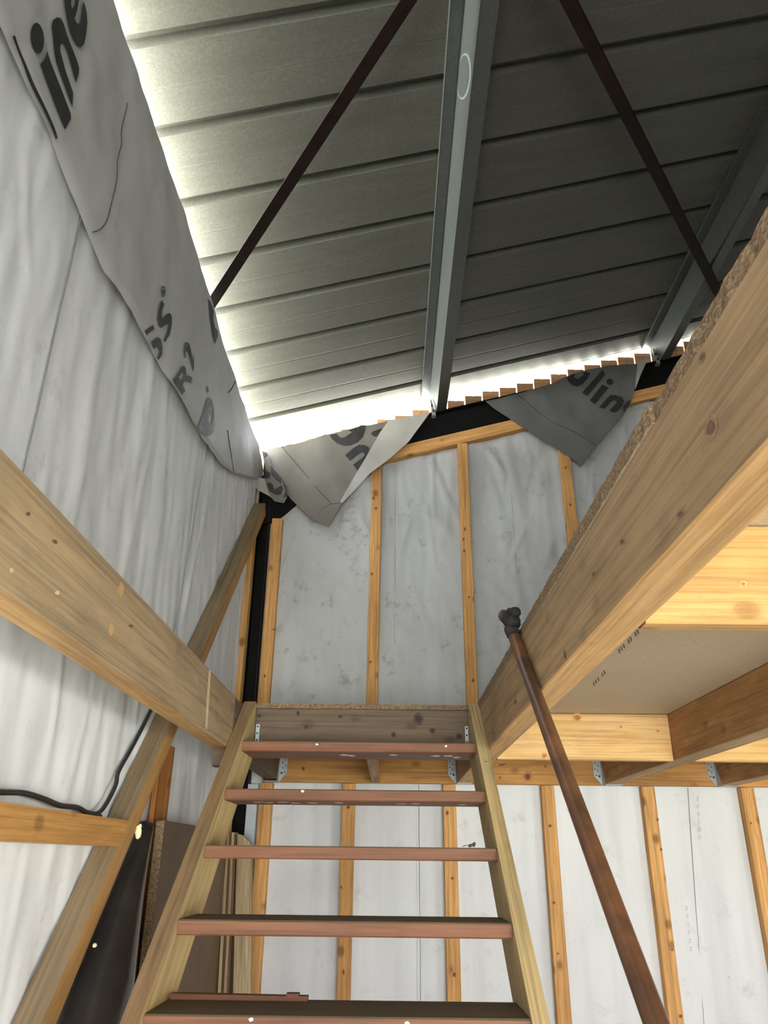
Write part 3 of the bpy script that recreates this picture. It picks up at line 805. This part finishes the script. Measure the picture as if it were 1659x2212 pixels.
PB('printed_letter', [[(242, 765), (340, 710), (375, 735), (398, 830), (390, 920), (350, 985), (330, 955), (355, 900), (355, 840), (330, 825), (272, 850)]])
PB('printed_letter', [[(500, 1215), (600, 1060), (630, 1050), (650, 1080), (655, 1150), (640, 1180), (680, 1165), (725, 1195), (705, 1255), (650, 1235), (615, 1250), (605, 1285), (640, 1350), (595, 1395)], [(560, 1190), (595, 1130), (620, 1130), (625, 1170), (590, 1235)]])
PB('printed_letter', [[(628, 880), (640, 790), (660, 768), (690, 785), (710, 850), (735, 1000), (745, 905), (752, 940), (738, 1120), (725, 1100), (700, 960), (680, 880), (660, 865), (650, 900), (655, 960), (640, 950)]])
PB('printed_drop', [[(910, 1470), (940, 1430), (975, 1450), (990, 1500), (1010, 1640), (1010, 1760), (990, 1850), (930, 1890), (860, 1870), (805, 1800), (820, 1730), (870, 1620)], [(925, 1700), (930, 1630), (955, 1585), (962, 1600), (948, 1690), (985, 1560), (990, 1620), (970, 1740), (940, 1755)]])
PB('printed_drop', [ellipse(930, 1333, 11, 40, -.1)])
PB('printed_drop', [[(925, 240), (955, 300), (990, 400), (985, 500), (1005, 590), (1050, 640), (1050, 700), (1025, 790), (985, 700), (950, 500)]])
def crease(name, pts, conv, mapf, parent, r=.0016):
    P = spline([mapf(*conv(*p), .002) for p in pts], 5); tube(name, P, r, 'thread', parent, 6)
z2 = lambda x, y: (x/2, y/2)
crease('crease_line', [(547, 445), (520, 560), (517, 620), (500, 690), (495, 780), (470, 880), (455, 950), (430, 990), (395, 1003)], z2, lmap, fl, .0012)
crease('crease_line', [(1165, 1370), (1215, 1320), (1245, 1240)], zBm, lmap, fl, .003)
crease('crease_line', [(1160, 1820), (1195, 1990), (1245, 2330)], zBm, lmap, fl, .002)
# -- back wall flap next to the corner
def back_map(Y0, amp, seed, curl=0.):
    def f(px, py, up=0.):
        P = at(px, py, 1, Y0); d = amp*(fbm(P.x*3+seed, P.z*3, seed, 3)*.7+.6*fbm(P.x*7+seed, P.z*5, seed, 2))
        P.y -= d+up; return P
    return f
f1 = back_map(4.872, .014, 5.1)
zc4 = lambda x, y: (500+x/2.765, 700+y/2.765)
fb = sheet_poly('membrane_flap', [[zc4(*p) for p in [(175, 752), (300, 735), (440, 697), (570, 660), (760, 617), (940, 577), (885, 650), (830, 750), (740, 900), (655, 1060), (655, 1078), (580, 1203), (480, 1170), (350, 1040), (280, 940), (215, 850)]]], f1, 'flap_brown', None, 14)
tag(fb, 'grey-brown printed membrane corner drooping from the back wall beside the column', 'membrane flap')
f1b = back_map(4.850, .010, 9.1)
rl = [(1.0, 0)]
sheet_poly('rolled_edge', [[zc4(*p) for p in [(940, 575), (1080, 548), (1185, 530), (1130, 605), (1060, 700), (950, 800), (830, 890), (740, 985), (660, 1070), (650, 1058), (690, 985), (740, 900), (790, 820), (830, 750), (885, 650)]]], f1b, 'flap_back', fb, 14)
PC = lambda n, lp, m='print': printing(n, lp, zC, f1, fb, m)
PC('printed_letter', [[(148, 405), (180, 395), (250, 385), (262, 415), (300, 442), (360, 440), (470, 365), (410, 330), (500, 300), (600, 268), (655, 262), (650, 330), (620, 420), (550, 500), (440, 548), (340, 552), (250, 520), (180, 460)]])
PC('printed_letter', [[(735, 385), (770, 350), (900, 310), (935, 300), (880, 360), (810, 430), (765, 415)]])
PC('printed_letter', [[(368, 690), (470, 600), (560, 545), (640, 545), (700, 575), (712, 600), (680, 680), (655, 750), (600, 870), (548, 908), (483, 828), (600, 740), (650, 690), (640, 655), (600, 645), (530, 690), (438, 772)]])
crease('crease_line', [(520, 280), (700, 480), (900, 710), (1120, 980), (1340, 1205)], zD, f1, fb, .0018)
crease('crease_line', [(1000, 1420), (1250, 1230), (1470, 1180)], zD, f1, fb, .0010)
# -- right flap
f2 = back_map(4.872, .012, 15.7)
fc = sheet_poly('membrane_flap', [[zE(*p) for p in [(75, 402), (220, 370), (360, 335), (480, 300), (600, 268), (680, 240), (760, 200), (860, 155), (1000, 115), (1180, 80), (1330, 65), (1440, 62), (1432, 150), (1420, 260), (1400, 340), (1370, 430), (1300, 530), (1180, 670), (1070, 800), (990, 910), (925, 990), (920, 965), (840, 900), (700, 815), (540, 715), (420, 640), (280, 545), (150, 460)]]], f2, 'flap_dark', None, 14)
tag(fc, 'dark grey printed membrane triangle hanging from the back wall near the right beam', 'membrane flap')
sheet_poly('turned_edge', [[zE(*p) for p in [(1440, 60), (1500, 25), (1560, 8), (1520, 50), (1470, 160), (1418, 300), (1425, 200)]]], back_map(4.868, .006, 3.3), 'flap_back', fc, 14)
PE = lambda n, lp: printing(n, lp, zE, f2, fc)
PE('printed_letter', [[(805, 195), (850, 165), (880, 160), (870, 190), (905, 205), (950, 170), (960, 140), (1020, 150), (990, 200), (940, 255), (900, 275), (860, 265), (825, 235)]])
PE('printed_letter', [[(940, 328), (1125, 120), (1150, 160), (985, 362)]])
PE('printed_letter', [[(1010, 400), (1125, 250), (1178, 280), (1055, 435)]])
PE('printed_letter', [ellipse(1192, 228, 32, 27, .5)])
PE('printed_letter', [[(1092, 465), (1195, 345), (1240, 345), (1300, 365), (1318, 400), (1305, 440), (1250, 500), (1220, 506), (1185, 490), (1255, 410), (1235, 392), (1205, 400), (1140, 475)]])
PE('printed_letter', [[(1308, 485), (1312, 445), (1345, 405), (1385, 385), (1365, 430), (1325, 500)]])
crease('crease_line', [(355, 340), (480, 435), (600, 535), (720, 605), (880, 680), (1000, 755), (1070, 800)], zE, f2, fc, .0018)
# -- torn scrap in the corner
f3 = back_map(4.840, .012, 22.0)
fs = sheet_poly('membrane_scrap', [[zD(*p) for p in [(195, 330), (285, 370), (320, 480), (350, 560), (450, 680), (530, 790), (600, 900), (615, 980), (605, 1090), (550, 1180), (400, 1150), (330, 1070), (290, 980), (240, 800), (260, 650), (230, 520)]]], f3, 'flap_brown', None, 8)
tag(fs, 'crumpled torn membrane scrap with black print where the two walls meet', 'membrane scrap')
PD = lambda n, lp: printing(n, lp, zD, f3, fs, 'print', 8)
PD('printed_letter', [[(265, 660), (330, 690), (330, 780), (250, 800), (240, 770)]])
PD('printed_letter', [[(270, 870), (330, 860), (375, 890), (395, 960), (440, 1010), (400, 1040), (320, 1000)]])
PD('printed_letter', [[(410, 965), (520, 900), (545, 960), (500, 1050), (405, 1050)]])
PD('printed_letter', [[(330, 565), (520, 790), (510, 880), (440, 830), (345, 720)]])  # shading on the crumpled scrap, painted as a dark patch rather than print
PD('printed_letter', [[(520, 785), (600, 930), (605, 1085), (545, 1092), (580, 1000)]])
PD('printed_letter', [[(205, 345), (280, 370), (275, 405), (230, 450), (215, 400)]])
sheet_poly('pale_fold', [[zD(*p) for p in [(20, 775), (240, 775), (300, 980), (340, 1075), (400, 1130), (300, 1060), (130, 970), (60, 880)]]], back_map(4.845, .004, 2.0), 'flap_back', fs, 8)

# ------------------------------------------------------------------ things in the left corner and small items
# cable along the left wall rail and up the brace
XC = -.925
cp = [at(x, y, 0, XC) for x, y in ((-160, 1690), (-60, 1705), (0, 1711), (50, 1713), (95, 1726), (130, 1740), (165, 1744), (190, 1756), (212, 1756), (230, 1735), (250, 1695), (268, 1666), (300, 1607), (333, 1541), (380, 1440))]
for i, q in enumerate(cp):
    if i >= 11: q.x = -.944
cb = thing('black_cable', cp[0], 'black cable drooping over the wall rail and up beside the diagonal brace', 'cable')
tube('cable_run', spline(cp, 6), .0075, 'cable', cb, 10)
cl = at(208, 1762, 0, XC); box('cable_clip', (cl.x-.012, cl.x+.012), (cl.y-.02, cl.y+.02), (cl.z-.022, cl.z+.006), 'cable', cb, .004)
# roll of black plastic
n = 22; P, R_ = [], []
path = [Vector((-.916, 3.13, .10)), Vector((-.895, 2.93, -.10)), Vector((-.862, 2.70, -.36)), Vector((-.84, 2.46, -.80)), Vector((-.82, 2.32, -1.598))]
sp_ = spline(path, 6); rr_ = []
for q in sp_:
    u = (.10-q.z)/1.7; rr_.append(.030+.062*min(1, u/.27)+.012*u)
tag(tube('plastic_roll', sp_, rr_, 'plastic', None, 20), 'glossy black plastic roll leaning behind the diagonal brace', 'plastic roll')
# dark orange plank against the left wall
tag(timber('short_plank', (-.928, 3.32, ZF), (-.928, 3.32, .425), .02, .20, (1, 0, 0), 'plank'), 'dark orange plank standing against the left wall behind the brace', 'plank')
# thick chipboard sheet on edge
tag(prism('chipboard_offcut', [(-.905, 3.22, .125), (-.872, 3.22, .128), (-.860, 3.22, ZF), (-.893, 3.22, ZF)], (0, 1.30, 0), ('chip_edge', 'chip_edge', 'chip_brown'), gdir=(0, 0, 1)),
    'tall brown chipboard sheet with a rough front edge, left of the stair', 'board')
# stack of thin panels near the corner
for i, (xa, th, mt, zt, yy, lb) in enumerate(((-.935, .018, 'panel', .02, 4.62, 'pale thin panel leftmost in the stack by the corner'),
        (-.912, .012, 'panel_dark', .10, 4.60, 'dark thin panel second from the left in the corner stack'),
        (-.897, .016, 'panel', .118, 4.60, 'pale thin panel third from the left in the corner stack'),
        (-.878, .010, 'panel_dark', .112, 4.61, 'dark thin panel in the middle of the corner stack'),
        (-.866, .014, 'panel', .125, 4.60, 'pale thin panel just left of the wide board in the corner stack'),
        (-.850, .010, 'panel_dark', .10, 4.61, 'dark thin panel touching the wide chamfered board'))):
    xb = xa+.062
    tag(prism('thin_panel', [(xa, yy, zt), (xa+th, yy, zt), (xb+th, yy, ZF), (xb, yy, ZF)], (0, .12, 0), mt, gdir=(0, 0, 1)), lb, 'panel', 'thin panels stacked in the corner')
tag(prism('wide_board', [(-.836, 4.60, .118), (-.80, 4.60, .108), (-.762, 4.60, .075), (-.752, 4.60, .045), (-.70, 4.60, -.645), (-.66, 4.60, ZF), (-.745, 4.60, ZF), (-.79, 4.60, -.645)], (0, .05, 0), 'panel', gdir=(.06, 0, -1)),
    'pale wide board with a chamfered top standing in the corner', 'board')
tag(prism('metal_strip', [(-.846, 4.885, ZF), (-.785, 4.885, ZF), (-.785, 4.885, ZB-.012), (-.846, 4.885, ZB-.012)], (0, .012, 0), 'galv_plate'), 'galvanised metal strip behind the pale wide board', 'strip')
# foam bits, offcut, dry leaf
tag(lump('foam_blob', at(300, 1796, 0, -.862), (0, .3, 1), .012, .05, 'foam', None, 4, .6), 'pale yellow foam blob stuck to the diagonal brace below the rail', 'foam')
tag(lump('foam_crumb', at(204, 2042, 0, -.866), (0, 1, .2), .006, .016, 'foam', None, 8, .4), 'tiny pale crumb low on the diagonal brace', 'foam')
y, z = TR[4]
tag(prism('wood_offcut', [(-.60, y+.215, z+.0005), (-.22, y+.215, z+.0005), (-.22, y+.215, z+.012), (-.245, y+.215, z+.012), (-.245, y+.215, z+.018), (-.28, y+.215, z+.018), (-.28, y+.215, z+.012), (-.60, y+.215, z+.015)], (0, .03, 0), 'tread'),
    'small reddish notched offcut lying on the lowest visible tread', 'offcut')
y, z = TR[2]
lf = thing('dry_leaf', (.28, y+.02, z+.001), 'crumpled dark dry leaf on the third tread by the right stringer', 'leaf')
lump('leaf_blade', (.277, y+.03, z+.008), (1, .2, .15), .0055, .024, 'leaf', lf, 21, .9)
lump('leaf_blade', (.286, y+.03, z+.010), (.3, .1, 1), .004, .016, 'leaf', lf, 27, .9)
tube('leaf_stem', [(.262, y+.03, z+.008), (.248, y+.028, z+.004)], .0012, 'leaf', lf, 5)

# rows of small print on the lower membrane
wb['_w'] = tuple(wb.location)
M['faint'] = plain('faint_grey_print', (.46, .465, .48, 1), .8)
for (x0_, y0_, x1_, y1_, n_) in ((1508, 1726, 1513, 1808, 6), (1483, 1962, 1492, 2050, 6)):
    for i in range(n_):
        cx, cy = x0_+(x1_-x0_)*i/(n_-1), y0_+(y1_-y0_)*i/(n_-1)
        for dy in (-2.6, 2.6):
            sheet_poly('printed_mark', [[(cx-2, cy+dy-1.5), (cx+2, cy+dy-1.9), (cx+2.2, cy+dy+1.3), (cx-1.8, cy+dy+1.6)]], lambda a, b: at(a, b, 1, YB-.011), 'faint', wb, 99, False)
# ------------------------------------------------------------------ knots and scrapes on the timbers
def find(name, text):
    return next(o for o in ALL if o.name.split('.')[0] == name and text in o.get('label', ''))
for m, core, ring in (('black', (.018, .011, .008, 1), (.052, .033, .022, 1)), ('dark', (.115, .066, .036, 1), (.235, .14, .075, 1)), ('orange', (.13, .042, .014, 1), (.36, .16, .045, 1)), ('clean', (.34, .13, .045, 1), (.52, .29, .10, 1))):
    M['knot_'+m] = plain('knot_core_'+m, core, .7, var=.3, scale=60); M['ring_'+m] = plain('knot_ring_'+m, ring, .7, var=.3, scale=90)
def knot(o, kind, px, py, rx, ry, ax, val, up, rot=0.):
    o['_w'] = tuple(o.location)
    sd = int(px*7+py)
    random.seed(sd)
    def el(k): return [(px+(x_-px)*random.uniform(.86, 1.1), py+(y_-py)*random.uniform(.86, 1.1)) for x_, y_ in ellipse(px, py, rx*k, ry*k, rot, 14)]
    def mp(u):
        def f(a, b):
            P = at(a, b, ax, val); P[ax] += u; return P
        return f
    r = sheet_poly('knot', [el(1.0)], mp(up), 'ring_'+kind, o, 99, False)
    sheet_poly('knot_core', [el(.55)], mp(up*2), 'knot_'+kind, o, 99, False)
rb = find('loft_beam', 'right')
for k in ((1536, 924, 15, 30, .15), (1517, 771, 7, 17, .2), (1470, 1110, 7, 14, .7), (1221, 1415, 3, 12, -.2), (1114, 1516, 4, 7, .2), (1067, 1583, 3, 4, 0), (1345, 1170, 6, 9, .5), (1283, 1240, 4, 8, .4)):
    knot(rb, 'dark', k[0], k[1], k[2], k[3], 0, XBR, -.0006, k[4])
lb = find('loft_beam', 'left')
for k in ((118, 1170, 7, 5, .6), (283, 1352, 6, 4, .3), (60, 1110, 6, 5, .5)):
    knot(lb, 'dark', k[0], k[1], k[2], k[3], 0, XBL, .0006, k[4])
tr = find('stair_trimmer', '')
for k in ((904, 1553, 11, 14), (850, 1587, 5, 6), (934, 1578, 7, 7), (992, 1591, 8, 7), (644, 1541, 4, 6), (662, 1571, 4, 4), (735, 1548, 5, 4), (560, 1546, 6, 4)):
    knot(tr, 'black', k[0], k[1], k[2], k[3], 1, YT, -.0006)
bf = find('blocking_board', 'behind the leaning')
for k in ((1246.5, 1550, 11, 10), (1176, 1633, 8, 8), (1341, 1571, 3, 3), (1421, 1579, 3, 3), (1240, 1590, 5, 2)):
    knot(bf, 'clean', k[0], k[1], k[2], k[3], 1, YT-.02, -.0006)
bn = find('blocking_board', 'nearest'); knot(bn, 'clean', 1605, 1262, 8, 7, 1, 1.42, -.0006)
for text, ks in (('second from', ((807, 1076, 4, 5), (812, 1098, 4, 4), (803, 1240, 3, 4), (800, 1430, 3, 3))), ('meeting the sloping', ((1004, 1143, 3, 5), (1001, 1165, 3, 4), (1003, 1190, 3, 4), (1022, 1470, 4, 5), (1013, 1290, 3, 3))),
                 ('half hidden by the right', ((1222, 1010, 3, 4), (1232, 1090, 3, 4))), ('its cut top', ((592, 1360, 3, 3), (572, 1460, 3, 4)))):
    o = find('wall_batten', text)
    for k in ks: knot(o, 'orange', k[0], k[1], k[2], k[3], 1, YS, -.0006)
for text, ks in (('left of the middle', ((752, 1744, 5, 5), (737, 1917, 3, 4), (742, 2100, 3, 8))), ('near the right stringer', ((966, 1756, 4, 6), (977, 1897, 4, 4), (981, 2105, 6, 7))), ('just right of the stair', ((1188, 1784, 5, 4), (1196, 1950, 4, 5), (1205, 2060, 3, 3))),
                 ('crossed by', ((1420, 1770, 3, 5), (1428, 1835, 3, 4), (1452, 2052, 3, 3), (1470, 2195, 5, 5))), ('right edge', ((1622, 1778, 3, 3),))):
    o = find('wall_batten', text)
    for k in ks: knot(o, 'orange', k[0], k[1], k[2], k[3], 1, YS, -.0006)
rm = find('rim_timber', '')
for k in ((1085, 1652, 3, 14, 1.45), (1140, 1678, 12, 12, 0), (655, 1660, 5, 6, 0), (1178, 1655, 4, 4, 0), (1080, 1680, 3, 4, 0)):
    knot(rm, 'orange', k[0], k[1], k[2], k[3], 1, YR, -.0006, k[4])
M['scrape'] = plain('fresh_scrape', (.62, .47, .29, 1), .8); M['resin'] = plain('resin_scrape', (.52, .31, .12, 1), .6)
lb['_w'] = tuple(lb.location)
lm_ = lambda a, b: at(a, b, 0, XBL)+Vector((.0007, 0, 0))
sheet_poly('scrape_mark', [[(451, 1447), (455, 1448), (451, 1520), (447, 1574), (443, 1575), (446, 1510)]], lm_, 'scrape', lb, 99, False)
sheet_poly('scrape_mark', [blob(261, 1274, 8, 17, seed=3)], lm_, 'resin', lb, 99, False)
sheet_poly('scrape_mark', [blob(240, 1360, 8, 14, seed=4)], lm_, 'resin', lb, 99, False)
sheet_poly('scrape_mark', [blob(123, 1280, 5, 5, seed=5)], lm_, 'scrape', lb, 99, False)
sheet_poly('scrape_mark', [blob(24, 1232, 5, 6, seed=6)], lm_, 'scrape', lb, 99, False)

# ------------------------------------------------------------------ tidy
for o in ALL:
    if '_w' in o: del o['_w']
bad = [o for o in bpy.data.objects if '_w' in o]
for o in bad: del o['_w']
